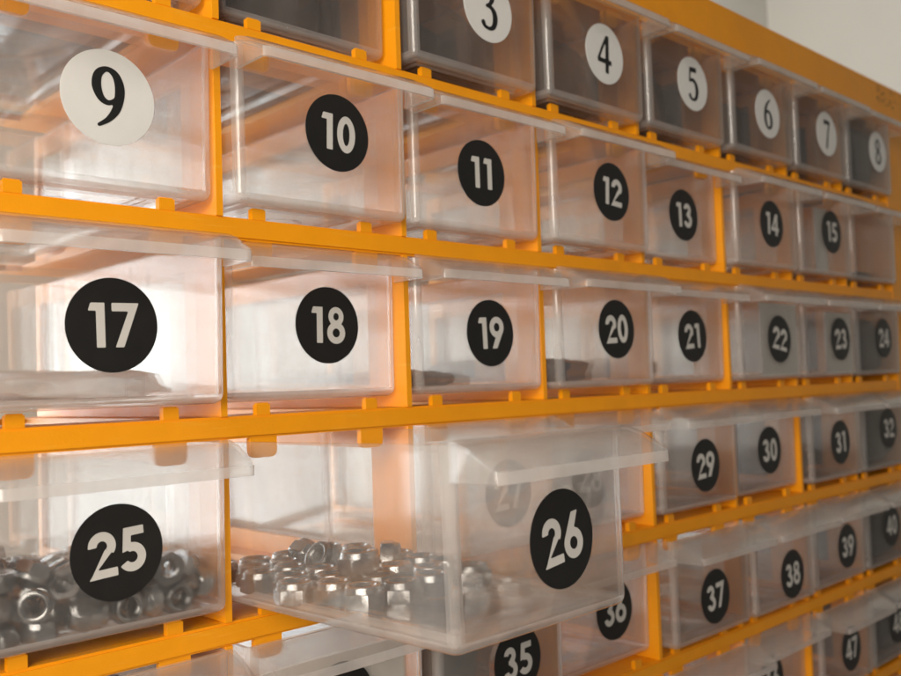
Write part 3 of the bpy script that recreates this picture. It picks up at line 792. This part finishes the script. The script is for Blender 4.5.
    (0.7299, 1.076, 0.1399, 0.3171, -0.632, 0.3171, 0.632),
    (0.1229, 0.1084, 0.2996, 0.0001, 1, 0, -0),
    (0.8557, 1.455, 0.1152, 0, -0.8616, 0.5077, 0),
    (0.6039, 0.097, 0.2326, 0.0124, -0.1921, -0.9813, 0.0026),
    (0.1316, 1.159, 0.1399, 0.5047, 0.4953, -0.5047, 0.4953),
    (0.5918, 1.086, 0.1448, 0.5473, -0.0387, -0.3644, 0.7525),
    (0.1829, 0.3764, 0.2973, 0.7553, 0.3602, -0.1412, 0.529),
    (0.2438, 0.0955, 0.3155, 0.0753, 0.9282, -0.2865, -0.225),
    (0.8241, 0.1317, 0.2398, 0.4773, -0.291, 0.8149, -0.1532),
    (0.3013, 1.047, 0.1399, 0.1105, -0.6984, -0.1105, -0.6984),
    (0.4311, 0.3041, 0.2693, 0.9737, 0.0039, -0.2278, 0.0023),
    (0.2058, 0.9066, 0.2065, 0.3165, -0.0419, -0.7059, -0.6323),
    (0.6438, 0.45, 0.2035, 0.6922, -0.3053, 0.6362, 0.1515),
    (0.1291, 0.3102, 0.2553, 0.0308, -0.3283, -0.779, 0.5333),
    (0.6037, 1.623, 0.1399, 0.3678, -0.6204, -0.3393, 0.6039),
    (0.4146, 1.017, 0.141, 0.2532, 0.7439, 0.5352, 0.3099),
    (0.244, 0.6759, 0.2065, 0.4007, -0.6383, -0.3043, 0.5826),
    (0.349, 0.1008, 0.2476, 0.2595, -0.0998, 0.8784, 0.3889),
    (0.1914, 1.632, 0.1152, 0, -1, -0.0061, -0),
]
NUTS_26 = [
    (0.2626, 0.7387, 0.1229, 0.9696, -0, -0, -0.2446),
    (0.4067, 0.6806, 0.1229, 0.9453, -0, -0, 0.3262),
    (0.5711, 0.6854, 0.1229, 0.8202, 0, 0, 0.5721),
    (0.7977, 0.6847, 0.1229, 0.9165, -0, 0, 0.3999),
    (0.2469, 0.9022, 0.1229, 0.4564, 0, 0, 0.8898),
    (0.4347, 0.8518, 0.1229, 0.4365, -0, -0, -0.8997),
    (0.6826, 0.8124, 0.1229, 0.2493, 0, 0, 0.9684),
    (0.8294, 0.8701, 0.1229, 0.1793, 0, -0, -0.9838),
    (0.1529, 1.037, 0.1229, 0.1327, -0, 0, 0.9912),
    (0.3468, 1.042, 0.1229, 0.9987, 0, 0, 0.0511),
    (0.5019, 1.069, 0.1229, 0.0326, -0, -0, -0.9995),
    (0.8287, 1.025, 0.1229, 0.6648, 0, 0, -0.747),
    (0.2368, 1.179, 0.1229, 0.5798, -0, -0, -0.8148),
    (0.4048, 1.195, 0.1229, 0.9271, 0, 0, -0.3748),
    (0.6348, 1.192, 0.1229, 0.9426, -0, 0, -0.3339),
    (0.8412, 1.2, 0.1229, 0.9337, 0, 0, 0.358),
    (0.1941, 1.349, 0.1229, 0.4222, -0, -0, 0.9065),
    (0.3491, 1.355, 0.1229, 0.4644, 0, -0, 0.8856),
    (0.6105, 1.349, 0.1229, 0.9774, -0, 0, 0.2112),
    (0.7763, 1.371, 0.1229, 0.1737, 0, -0, 0.9848),
    (0.2575, 1.494, 0.1229, 0.6404, -0, -0, -0.7681),
    (0.4182, 1.491, 0.1229, 0.4675, -0, -0, 0.884),
    (0.6879, 1.527, 0.1229, 0.3297, -0, 0, -0.9441),
    (0.8498, 1.515, 0.1229, 0.8659, 0, 0, -0.5002),
    (0.2023, 1.676, 0.1229, 0.8279, -0, -0, -0.5609),
    (0.3615, 1.648, 0.1229, 0.2751, -0, -0, -0.9614),
    (0.5344, 1.641, 0.1229, 0.5851, 0, -0, -0.811),
    (0.784, 1.667, 0.1229, 0.6309, 0, 0, -0.7759),
    (0.4151, 0.9591, 0.2091, 0.4797, 0, 0, 0.8774),
    (0.7168, 1.103, 0.1572, 0.6538, 0.2693, 0.6538, -0.2693),
    (0.4971, 1.318, 0.1688, 0.8689, 0.0348, -0.4928, -0.0291),
    (0.5365, 1.488, 0.1679, 0.7313, 0.2358, 0.3756, 0.5182),
    (0.6275, 0.9699, 0.1229, 0.1687, 0, 0, -0.9857),
]
for n, lst, ac in ((25, NUTS_25, 0.136), (26, NUTS_26, 0.176)):
    c, r = (n - 1) % 8, (n - 1) // 8
    base = TUBS[n]; BM = Matrix.LocRotScale(base.location, base.rotation_euler, None)
    for x, y, z, qw, qx, qy, qz in lst:
        o = link('nut', NUT)
        o.matrix_world = BM @ Matrix.LocRotScale(Vector((x, y, z)) * S, Quaternion((qw, qx, qy, qz)), Vector((ac * S,) * 3))
        tag(o, 'steel hexagon lock nut lying in the %s' % ('drawer labelled twenty-five' if n == 25 else 'pulled out drawer 26'), 'nut',
            'steel nuts in drawer %d' % n)
